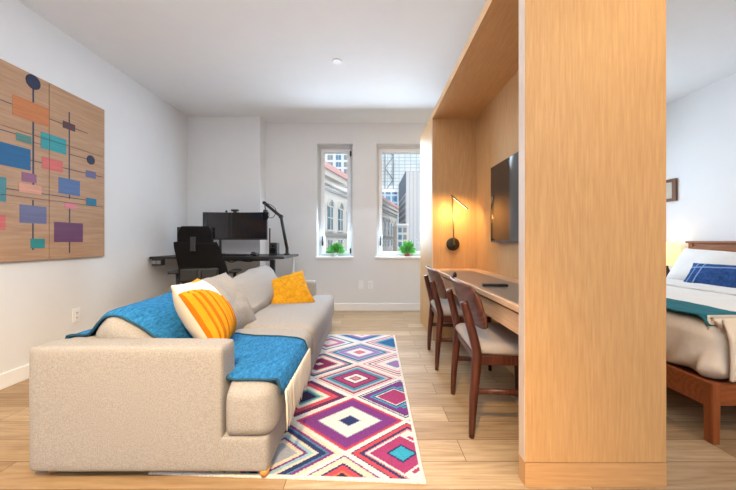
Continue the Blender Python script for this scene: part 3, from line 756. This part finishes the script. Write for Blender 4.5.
# desk clutter
o = obj('keyboard', bx(-.20, .20, -.06, .06, 0, .02, .005), 'black'); o.location = (-1.62, 3.80, DZ+.0005); tag(o, 'black keyboard lying on the standing desk', 'keyboard')
bm = bmesh.new()
for i in range(14):
    for j in range(4): box(bm, -.185+i*.0265, -.163+i*.0265, -.048+j*.025, -.027+j*.025, .019, .024, .002, 0, 1)
k = obj('keys', bm, 'blackf', o)
o = obj('computer_mouse', softbox(.062, .105, .036, .017, 8, (0, 0, .004)), 'black', smooth=True); o.location = (-1.33, 3.80, DZ+.020); tag(o, 'black computer mouse on the standing desk', 'mouse')
o = thing('desk_puck', 'little black round controller on the standing desk below the monitor', 'gadget', (-1.43, 4.0, DZ))
obj('base', lt([(.034, 0), (.036, .01), (.034, .018)], n=20), 'black', o, True); obj('knob', lt([(.022, .018), (.024, .036), (.018, .044)], n=20), 'black', o, True)
sp = thing('desk_speaker', 'compact black speaker at the right of the wide monitor', 'speaker', (-1.195, 4.08, DZ))
obj('cabinet', bx(-.05, .05, -.06, .07, 0, .155, .012), 'black', sp)
obj('driver', lt([(.001, -.003), (.03, -.003), (.036, 0), (.036, .003)], c=(0, -.062, .055), axis='Y'), 'blackf', sp); obj('tweeter', lt([(.001, -.002), (.014, -.002), (.016, .002)], c=(0, -.062, .115), axis='Y'), 'blackf', sp)
o = obj('antenna_rod', tb([(0, 0, 0), (0, 0, .01), (0, 0, .012), (0, 0, .335)], [.016, .016, .010, .009], 10), 'black'); o.location = (-1.262, 4.12, DZ); tag(o, 'thin upright black rod standing left of the small speaker', 'rod')
# microphone boom arm
Yb = 4.10
ma = thing('boom_arm', 'black jointed microphone boom arm clamped at the right desk end', 'microphone arm', (-1.04, Yb, DZ))
def q(x, y, dy=0): return P(x, y, Yb+dy)-Vector((-1.04, Yb, DZ))
bm = bmesh.new(); box(bm, -.03, .03, -.035, .035, 0, .02, .003); tube(bm, [(0, 0, .01), (0, 0, .10)], .020, 14); obj('clamp', bm, 'black', ma)
el = q(281, 216.5)
obj('lower_arm', tb([Vector((0, 0, .08)), el], .020, 12), 'black', ma, True)
obj('joint', lt([(.001, -.022), (.026, -.022), (.026, .022), (.001, .022)], c=el, axis='Y', n=18), 'black', ma)
tp = q(264.5, 203)
obj('upper_arm', tb([el, tp], .019, 12), 'black', ma, True)
obj('joint', lt([(.001, -.018), (.021, -.018), (.021, .018), (.001, .018)], c=tp, axis='Y', n=18), 'black', ma)
obj('cable', tb(interp([tp, q(271, 205), q(276, 210), q(273.5, 217), q(268, 217.5), q(265, 214)], 5), .0045, 6), 'black', ma, True)
mic = thing('microphone', 'black microphone hanging from the boom arm in front of the monitor edge', 'microphone', P(265.5, 214, 4.02))
obj('body', lt([(.012, .055), (.026, .05), (.028, -.01), (.026, -.03), (.010, -.055)], n=18), 'black', mic, True)
obj('grille', lt([(.031, .02), (.034, .0), (.034, -.05), (.026, -.068), (.004, -.075)], n=18), 'blackf', mic, True)
mm = bmesh.new(); tube(mm, [(0, 0, .05), tuple(P(264.5, 203, 4.09)-P(265.5, 214, 4.02))], .007, 8); tube(mm, [(.045*math.cos(a*PI/12), 0, -.01+.045*math.sin(a*PI/12)) for a in range(0, 25)], .004, 6)
obj('yoke', mm, 'black', mic, True)
# ------------------------------------------------------------------ office chair
oc = thing('office_chair', 'black high-back office chair with headrest turned to the standing desk', 'office chair', (-1.745, 3.49, 0), math.radians(11))
# local: back at -y
def grid_shell(fn, nu, nv_, th):
    rows = [[Vector(fn(-1+2*i/nu, -1+2*j/nv_)) for i in range(nu+1)] for j in range(nv_+1)]
    return sheet(rows, th)
def backf(u, v):
    z = .735+v*.255; w = .200+.02*v-.035*max(0, v)*v
    w = .225-.0*v if v < 0 else .225-.022*v
    x = u*w*(1-.10*max(0, abs(v)-.8)*5*.35); y = -.285-.02*(1-u*u)+.02*math.cos(v*2.2+.4)+.05*(abs(u)**2)*.5
    return (x+.035-.06*v, y, z)
bm = grid_shell(backf, 18, 18, .03); obj('backrest', bm, 'blackf', oc, True)
def headf(u, v):
    w = .165-.035*max(0, v)**1.5
    return (u*w-.025, -.295-.02*(1-u*u)+.03*u*u, 1.062+v*.083)
bm = grid_shell(headf, 14, 8, .045); obj('headrest', bm, 'blackf', oc, True)
bm = bmesh.new(); box(bm, -.055, -.005, -.338, -.318, .90, 1.04, .005); obj('headrest_stem', bm, 'black', oc)
bm = bmesh.new(); box(bm, -.15, .20, -.345, -.325, .60, .74, .02); obj('lumbar_support', bm, 'black', oc)
bm = bmesh.new(); tube(bm, interp([(.03, -.33, .72), (.03, -.34, .52), (.01, -.22, .42), (0, -.05, .40)], 5), .028, 10); obj('back_spine', bm, 'black', oc, True)
bm = softbox(.50, .48, .09, .04, 10, (0, 0, .01)); bmesh.ops.translate(bm, verts=bm.verts[:], vec=(0, 0, .47)); obj('seat', bm, 'blackf', oc, True)
for s in (-1, 1):
    bm = bmesh.new(); tube(bm, [(s*.20, 0, .42), (s*.275, 0, .43), (s*.285, 0, .66)], .018, 10); ar = obj('armrest', bm, 'black', oc, True)
    bm = bx(s*.29-.045, s*.29+.045, -.13, .13, .66, .69, .012); obj('arm_pad', bm, 'black', ar)
bm = bmesh.new(); tube(bm, [(0, 0, .10), (0, 0, .42)], .028, 12); obj('gas_lift', bm, 'metal', oc, True)
for k in range(5):
    a = k*2*PI/5+.3; dx, dy = math.cos(a), math.sin(a)
    bm = bmesh.new(); tube(bm, [(0, 0, .115), (dx*.14, dy*.14, .10), (dx*.27, dy*.27, .075)], [.03, .022, .016], 8); sp_ = obj('base_spoke', bm, 'black', oc, True)
    bm = lt([(.001, -.02), (.027, -.02), (.029, 0), (.027, .02), (.001, .02)], c=(dx*.27, dy*.27, .030), axis='Y', n=14); obj('caster', bm, 'black', sp_, True)
# ------------------------------------------------------------------ window plants
def plant(loc, label, potm, wide, tall, n, seed, saucer):
    t = thing('potted_plant', label, 'plant', loc)
    obj('pot', lt([(.028, 0), (.036, .03), (.040, .055), (.034, .055), (.033, .05)], n=20), potm, t, True)
    if saucer: obj('saucer', lt([(.045, 0), (.052, .008), (.045, .010)], n=20), potm, t, True)
    obj('soil', lt([(.001, .049), (.033, .05), (.001, .052)], n=12), 'soil', t)
    rn = random.Random(seed); bm = bmesh.new()
    for k in range(n):
        a = rn.random()*2*PI; el_ = rn.uniform(.0, 1.45); L = rn.uniform(.55, 1.2); base = Vector((rn.uniform(-.01, .01), rn.uniform(-.01, .01), .05))
        tip = base+Vector((math.cos(a)*math.cos(el_)*wide*L, math.sin(a)*math.cos(el_)*min(wide, .10)*L, math.sin(el_)*tall*L+.01))
        d = tip-base; sd_ = d.cross(Vector((rn.uniform(-.3, .3), rn.uniform(-1, -.4), rn.uniform(.2, 1)))).normalized()
        lw = .010+.010*rn.random(); m1 = base+d*.45; m2_ = base+d*.75; nrm = d.cross(sd_).normalized()*.006
        pts = [m1, m1*.5+m2_*.5+sd_*lw+nrm, m2_+sd_*lw*.8, tip-Vector((0, 0, .012)), m2_-sd_*lw*.8, m1*.5+m2_*.5-sd_*lw+nrm]
        try: bm.faces.new([bm.verts.new(p) for p in pts])
        except ValueError: pass
        tube(bm, [base, m1], .0018, 4)
    obj('foliage', bm, 'leaf', t)
plant((-.50, 4.80, .7755), 'small bushy green plant in white pot on the left window sill', 'pot_w', .15, .14, 190, 1, False)
plant((.545, 4.80, .7755), 'small bushy green plant in copper pot on the right window sill', 'pot_c', .15, .17, 190, 2, True)
# ------------------------------------------------------------------ bedroom
bed = thing('bed', 'wooden bed frame with white and beige bedding in the room beyond the divider', 'bed', (2.6, 2.65, 0))
BX0, BX1, BY0, BY1 = 1.674, 3.60, 1.60, 3.70
def bp_(name, bm, m, smooth=False):
    bmesh.ops.translate(bm, verts=bm.verts[:], vec=(-2.6, -2.65, 0)); return obj(name, bm, m, bed, smooth)
for x, y in ((BX0, BY0), (BX0, BY1-.05)):
    bm = bmesh.new(); vs = box(bm, x, x+.046, y, y+.046, 0, .30)
    for v in vs:
        if v.co.z < .1: v.co.x += .004 if v.co.x < x+.02 else -.006
    bmesh.ops.bevel(bm, geom=bm.edges[:], offset=.003, segments=2, affect='EDGES'); bp_('leg', bm, 'cherryz')
for y in (BY0+.04, BY1-.05): bp_('leg', bx(BX1-.06, BX1-.01, y, y+.046, 0, .30, .003), 'cherryz')
bp_('foot_rail', bx(BX0+.006, BX0+.034, BY0+.046, BY1-.05, .175, .298, .003), W['cherry'])
bp_('side_rail', bx(BX0+.046, BX1, BY0+.006, BY0+.034, .19, .295, .003), 'cherry'); bp_('side_rail', bx(BX0+.046, BX1, BY1-.04, BY1-.012, .19, .295, .003), 'cherry')
bp_('slat_deck', bx(BX0+.04, BX1, BY0+.04, BY1-.045, .25, .275), 'cherry')
bm = bmesh.new(); box(bm, BX1, BX1+.05, BY1-.05, BY1, 0, .985, .003); box(bm, BX1, BX1+.05, BY0, BY0+.05, 0, .985, .003)
box(bm, BX1+.008, BX1+.04, BY0+.05, BY1-.05, .35, .976, .002); box(bm, BX1, BX1+.045, BY0+.05, BY1-.05, .88, .94, .003); box(bm, BX1-.015, BX1+.06, BY0-.02, BY1+.02, .975, 1.0, .004)
bp_('headboard', bm, wood('cherry_head', srgb(160, 96, 42), srgb(120, 68, 28), 'Y', rough=.4))
bm = softbox(BX1-BX0-.12, BY1-BY0-.16, .22, .07, 12, (0, 0, .01)); bmesh.ops.translate(bm, verts=bm.verts[:], vec=((BX0+BX1)/2+.03, (BY0+BY1)/2, .388)); bp_('mattress', bm, 'white_f', True)
# bedding as draped grids: u along X from foot to head, v across
def drape(x0, x1, y0, y1, ztop, zf, zs_, nx_=70, ny_=80, amp=.012, seed=0, near_out=.03):
    rows = []
    for i in range(nx_+1):
        r = []
        for j in range(ny_+1):
            u = i/nx_; v = j/ny_
            # arc-length params: foot drop then top
            dropF = ztop-zf if zf is not None else 0; dropS = ztop-zs_ if zs_ is not None else 0
            su = u*(dropF+x1-x0)-dropF; sv = v*(2*dropS+y1-y0)-dropS
            x = x0+max(0, su); y = y0+max(0, min(y1-y0, sv)); z = ztop
            df = max(0, -su); dy0 = max(0, -sv); dy1 = max(0, sv-(y1-y0))
            rr_ = .06
            def soft(d): return d
            z -= max(df, dy0, dy1) if not (df and (dy0 or dy1)) else max(df, dy0, dy1)
            edge = min(max(0, su), max(0, sv), max(0, y1-y0-sv)) if zf is not None else min(max(0, sv), max(0, y1-y0-sv))
            e = min(edge, rr_)/rr_
            if df == 0 and dy0 == 0 and dy1 == 0: z -= .045*(1-e)**2
            h = noise.noise(Vector((x*5+seed, y*5, z*3)))+.5*noise.noise(Vector((x*11, y*11+seed, z*6)))
            out = (.014 + amp*h*1.2) + (.020*math.sin(y*23+2*h)*min(1, df/.15) if df else 0)
            if df: x -= out+.03*min(1, df/.1)
            if dy0: y -= out+near_out*min(1, dy0/.1)+.018*math.sin(x*26+2*h)*min(1, dy0/.15)
            if dy1: y += out*.5
            if not (df or dy0 or dy1): z += amp*h
            r.append(Vector((x, y, z)))
        rows.append(r)
    return rows
bm = softbox(1.50, BY1-BY0-.06, .29, .085, 46, (.02, .01, .012), 0)
for v in bm.verts:
    q_ = v.co; side = min(1, max(0, (.10-q_.z)/.2)); f1 = noise.noise(Vector((q_.x*6, q_.y*6, q_.z*2)))
    if q_.x < -.60: q_.x -= side*(.018+.024*math.sin(q_.y*21+f1*5+q_.z*14))
    if q_.y < -.90: q_.y -= side*(.015+.016*math.sin(q_.x*24+f1*5-q_.z*12))
    q_.z += .014*f1*(1-side)+.006*abs(math.sin(q_.x*30+q_.y*24+f1*4))*side+.006*noise.noise(Vector((q_.x*17, q_.y*17, 3)))
bmesh.ops.translate(bm, verts=bm.verts[:], vec=(2.475, (BY0+BY1)/2+.015, .432)); bp_('duvet', bm, 'duvet', True)
bm = sheet(drape(2.02, 3.10, BY0+.07, BY1-.06, .606, None, .40, 40, 70, .006, 2, .01), .012); bp_('sheet', bm, 'white_f', True)
bm = sheet(drape(2.62, 3.0, BY0+.06, BY1-.06, .622, None, .42, 30, 70, .006, 4, .01), .018); bp_('sheet_fold', bm, 'white_f', True)
bm = sheet(drape(1.745, 2.03, 1.685, BY1-.055, .609, None, None, 40, 70, .007, 3), .010)
run = obj('bed_runner', bm, 'runner', smooth=True); tag(run, 'teal woven blanket folded across the foot of the bed', 'blanket')
# beige knit throw at near foot corner
bm = sheet(drape(1.76, 2.75, BY0+.045, 1.70, .620, None, .315, 60, 60, .012, 9, .03), .014)
bl_ = obj('bed_throw', bm, 'duvet', smooth=True); tag(bl_, 'rumpled beige throw hanging over the near side of the bed', 'blanket')
def bpil(w, h, t, c, nrm, m, label, roll=0, seed=0, wr=.008):
    o = obj('bed_pillow', pillow(w, h, t, 24, wr, 7, seed, .06), m, smooth=True); orient(o, Vector(c), nrm, roll=roll); tag(o, label, 'pillow'); return o
bpil(.66, .42, .20, (3.36, 3.27, .728), (-.84, -.06, .50), 'white_f', 'white bed pillow farther from camera, beside the bedside lamp', seed=3, roll=.06)
bpil(.68, .44, .20, (3.38, 2.56, .752), (-.84, 0, .50), 'white_f', 'white bed pillow nearer the camera against the wooden headboard', seed=4)
def dm(s, u, v):
    if s == 1: return 0
    if abs(v-.45) < .035: return 1
    return 1 if (abs(abs(u)-.62) < .016 or abs(abs(u)-.70) < .016 or abs(abs(u)-.78) < .016) else 0
o = obj('bed_pillow', pillow(.92, .30, .15, 60, .006, 7, 8, .05, dm), ['denim', 'denim_line'], smooth=True)
orient(o, Vector((3.04, 2.64, .672)), (-.80, -.10, .60)); tag(o, 'indigo blue patterned lumbar pillow in front of the white pillows', 'pillow')
# nightstand and lamp
ns = thing('nightstand', 'dark nightstand beyond the bed against the right wall', 'nightstand', (3.49, 3.96, 0))
obj('body', bx(-.19, .19, -.19, .19, .10, .56, .004), 'cherry', ns); obj('drawer', bx(-.205, -.191, -.17, .17, .36, .53, .003), 'cherry', ns)
for sx in (-.16, .16):
    for sy in (-.16, .16): obj('leg', bx(sx-.02, sx+.02, sy-.02, sy+.02, 0, .10), 'cherry', ns)
la = thing('bedside_lamp', 'glowing bedside lamp with cream drum shade on the nightstand', 'lamp', (3.535, 3.89, .5605))
obj('lamp_base', lt([(.06, 0), (.06, .012), (.02, .03), (.028, .08), (.012, .13), (.008, .20)], n=20), 'bronze', la, True)
bm = bmesh.new(); nn_ = 32; rg = [[bm.verts.new((r*math.cos(2*PI*k/nn_), r*math.sin(2*PI*k/nn_), z)) for k in range(nn_)] for r, z in ((.118, .155), (.108, .425), (.105, .425), (.115, .155))]
for a, b in zip(rg, rg[1:]+rg[:1]):
    for k in range(nn_): bm.faces.new((a[k], a[(k+1) % nn_], b[(k+1) % nn_], b[k]))
obj('lamp_shade', bm, 'shade', la, True)
# framed picture on right wall
fp = thing('picture_frame', 'small dark wooden picture frame high on the bedroom wall', 'picture', (XR, 4.12, 1.62))
bm = bmesh.new()
for (a, b, c, d) in ((-.20, -.15, -.135, .135), (.15, .20, -.135, .135), (-.15, .15, .10, .135), (-.15, .15, -.135, -.10)): box(bm, -.028, 0, a, b, c, d, .002)
obj('frame', bm, wood('frame_wood', srgb(120, 84, 60), srgb(80, 52, 38), 'Z'), fp); obj('picture', bx(-.012, -.004, -.15, .15, -.10, .10), 'mat_l', fp)
# ------------------------------------------------------------------ city outside
struct('ground_street', bx(-80, 80, 8, 140, -14.2, -14), 'street')
dirv = Vector((.26, 1, 0)).normalized(); L0 = Vector((-3.77, 28, 0)); nr = Vector((dirv.y, -dirv.x, 0))  # facade normal towards the street
SC = math.sqrt(1+.26**2)
st = thing('stone_building', 'pale limestone building with arched windows and red cornice outside', 'building', (L0.x, L0.y, -14))
def fr_(t, z, d): return Vector((dirv.x*t*SC, dirv.y*t*SC, z+14))+nr*d
def slabp(bm, t0, t1, z0, z1, d0, d1, mi=0): prism(bm, [(t0, z0), (t1, z0), (t1, z1), (t0, z1)], fr_, d0, d1, mi)
bm = bmesh.new(); slabp(bm, -18, 34, -14, 6.4, -6, 0); obj('wall', bm, 'stone', st)
bm = bmesh.new(); slabp(bm, -18, 34, 6.9, 7.35, -6.2, .7); obj('roof', bm, 'redroof', st)
bm = bmesh.new(); slabp(bm, -18, 34, 6.4, 6.9, -6, .5); slabp(bm, -18, 34, 5.85, 6.1, -.1, .3); obj('cornice', bm, 'stone', st)
bm = bmesh.new(); slabp(bm, -18, 34, 5.35, 5.5, -.1, .22); slabp(bm, -18, 34, 1.45, 1.7, -.1, .3); slabp(bm, -18, 34, 5.75, 5.85, -.1, .2); obj('string_course', bm, 'stoned', st)
for k in range(-2, 13):
    t = .9+2.55*k; w_ = .58
    pol = [(t-w_, 2.0), (t+w_, 2.0)]+[(t+w_*math.cos(a*PI/10), 4.05+w_*math.sin(a*PI/10)) for a in range(0, 11)]
    bm = bmesh.new(); prism(bm, pol, fr_, -.1, .05); wd = obj('window', bm, 'arch', st)
    bm = bmesh.new(); slabp(bm, t-.05, t+.05, 2.0, 4.6, .04, .1); slabp(bm, t-w_, t+w_, 3.0, 3.08, .04, .1); slabp(bm, t-w_, t+w_, 4.0, 4.1, .04, .1); obj('mullion', bm, 'stone', wd)
    bm = bmesh.new(); ip = [(t+w_*math.cos(a*PI/10), 4.05+w_*math.sin(a*PI/10)) for a in range(0, 11)]; op = [(t+(w_+.22)*math.cos(a*PI/10), 4.05+(w_+.22)*math.sin(a*PI/10)) for a in range(10, -1, -1)]
    for a in range(10): prism(bm, [ip[a], ip[a+1], op[9-a], op[10-a]], fr_, -.05, .18)
    obj('surround', bm, 'stone', wd); bm = bmesh.new(); slabp(bm, t-w_-.2, t+w_+.2, 1.85, 1.99, -.05, .2); obj('sill', bm, 'stone', wd)
    bm = bmesh.new(); slabp(bm, t-.5, t-.1, .1, 1.1, -.1, .05); slabp(bm, t+.1, t+.5, .1, 1.1, -.1, .05); obj('small_window', bm, 'greypane', st)
hi = thing('apartment_tower', 'white apartment tower with gridded windows seen through the left window', 'building', (-9, 70, -14))
obj('wall', bx(-8, 7, 0, 10, 0, 50), 'paleb', hi)
pw = None
for cx in (322, 330.2, 338.5, 346.5, 354):
    for ry in (143.5, 151.5, 157.5, 164.5, 171.5, 178.5, 185.5):
        p = P(cx, ry, 70)-Vector((-9, 70, -14)); blu = cx == 338.5
        bm = bmesh.new(); box(bm, p.x-.56, p.x-.03, -.06, .05, p.z-.5, p.z+.5); box(bm, p.x+.03, p.x+.56, -.06, .05, p.z-.5, p.z+.5); obj('window', bm, 'bluepane' if blu else 'greypane', hi)
tw = thing('banded_tower', 'white tower with horizontal bands and diagonal bracing outside right window', 'building', (8, 90, -14))
obj('wall', bx(-8, 14, 0, 12, 0, 60), 'bands', tw)
bm = bmesh.new()
for k in range(12):
    z0 = 14+k*3.2+5; a, b = (-3.9, -1.6) if k % 2 else (-1.6, -3.9)
    tube(bm, [(a, -.35, z0), (b, -.35, z0+3.2)], .13, 6)
for x in (-3.9, -1.6): box(bm, x-.14, x+.14, -.45, -.2, 14, 58)
obj('bracing', bm, 'greypane', tw)
bm = bmesh.new(); tube(bm, [(6.0, -.5, 36), (8.5, -.5, 30)], .3, 6); obj('brace_arm', bm, 'topside', tw)
gl = thing('glass_tower', 'blue glass office block below the banded tower', 'building', (4.9, 75, -14))
obj('wall', bx(-2.3, 1.6, 0, 8, 0, 26.2), 'bluegl', gl); obj('parapet', bx(-2.4, 1.7, -.1, 8, 26.2, 26.9), 'paleb', gl)
sl = thing('slab_block', 'pale ribbed slab building with dark blue side at right window', 'building', (4.4, 40, -14))
obj('wall', bx(0, 8, 0, 9.6, 0, 23.5), 'slab', sl)
obj('side_wall', bx(-.04, 0, .02, 9.6, 0, 22.0), 'slabside', sl); obj('side_cap', bx(-.06, 0, 0, 9.6, 20.9, 23.5), 'topside', sl)
gb = thing('row_building', 'grey low building with rows of windows between stone and slab buildings', 'building', (3.55, 34, -14))
obj('wall', bx(-.75, .40, 0, 6, 0, 16.6), 'stone', gb); obj('cornice', bx(-.8, .45, -.15, 6, 16.6, 16.8), 'paleb', gb)
for i in range(2):
    for j in range(5): obj('window', bx(-.6+i*.5, -.25+i*.5, -.05, .03, 12.9+j*.75, 13.4+j*.75), 'bluepane' if i == 0 else 'greypane', gb)
# ------------------------------------------------------------------ light
w = bpy.data.worlds.new('World'); bpy.context.scene.world = w; w.use_nodes = True
bg = w.node_tree.nodes['Background']; bg.inputs[0].default_value = (.86, .93, 1.0, 1); bg.inputs[1].default_value = 1.5
def light(name, typ, loc, energy, col, size=.1, rot=None, **k):
    l = bpy.data.lights.new(name, typ); l.energy = energy; l.color = col
    o = bpy.data.objects.new(name, l); C.objects.link(o); o.location = loc
    if typ == 'AREA':
        l.size = size
        if 'sy' in k: l.shape = 'RECTANGLE'; l.size_y = k['sy']
        if 'spread' in k: l.spread = k['spread']
    else: l.shadow_soft_size = size
    if typ == 'SPOT': l.spot_size = math.radians(k.get('cone', 100)); l.spot_blend = k.get('blend', .6)
    if rot is not None:
        d = Vector(rot); o.rotation_euler = d.to_track_quat('-Z', 'Y').to_euler()
    return o
day = (.70, .85, 1.0); warm = (1, .63, .22); neutral = (.88, .94, 1)
for (a, b, z0, z1), e in zip(holes, (26, 40, 36)):
    light('window_daylight', 'AREA', ((a+b)/2, 4.67, (z0+z1)/2), e, day, b-a-.05, (0, -1, -.4), sy=z1-z0-.05)  # the last one serves the added, unseen bedroom window
light('sun', 'SUN', (0, 0, 30), 1.1, (1, .97, .92), .05, (-.55, .62, -.56))
light('downlight_bed', 'SPOT', (1.95, .0, 2.66), 90, warm, .05, (-.15, .4, -1), cone=140, blend=.5)
light('downlight_entry', 'SPOT', (-.35, -.6, 2.66), 620, warm, .05, (-.22, .62, -1), cone=78, blend=.7)
light('living_fill', 'AREA', (-.6, 2.2, 2.66), 24, neutral, 2.2, (0, 0, -1), sy=2.6)  # added soft fill over the living area, no real fixture
light('rear_fill', 'AREA', (-.2, -1.4, 2.6), 16, neutral, 3.2, (0, .35, -1), sy=1.2)  # added fill behind the camera, no lamp known there
light('ceiling_fill', 'AREA', (-.2, -.9, 1.95), 120, neutral, 2.6, (0, .0005, 1), sy=.6)  # added upward fill that brightens the ceiling, no real lamp
light('bedroom_fill', 'AREA', (2.6, 2.0, 2.66), 10, neutral, 1.4, (0, 0, -1), sy=1.6)  # added ambient fill for the bedroom, no fixture there
e = P(459, 203, 3.10)
light('sconce_light', 'AREA', e+Vector((0, .02, -.02)), 4.2, (1, .62, .24), .17, (-.15, .75, -1), sy=.02)
light('lamp_bulb', 'POINT', (3.535, 3.89, .86), 1.2, (1, .7, .38), .04)
# ------------------------------------------------------------------ camera
cd = bpy.data.cameras.new('Camera'); cam = bpy.data.objects.new('Camera', cd); C.objects.link(cam)
cam.location = (0, 0, 1.0); cam.rotation_euler = (PI/2, 0, 0); cd.sensor_width = 36; cd.lens = 36*F/736
cd.shift_x = -2/736; cd.shift_y = -4/736; cd.clip_start = .05; cd.clip_end = 500
S = bpy.context.scene; S.camera = cam
S.view_settings.view_transform = 'Standard'; S.view_settings.look = 'None'; S.view_settings.gamma = 1; S.view_settings.exposure = -.05
S.cycles.use_denoising = True; S.cycles.max_bounces = 8
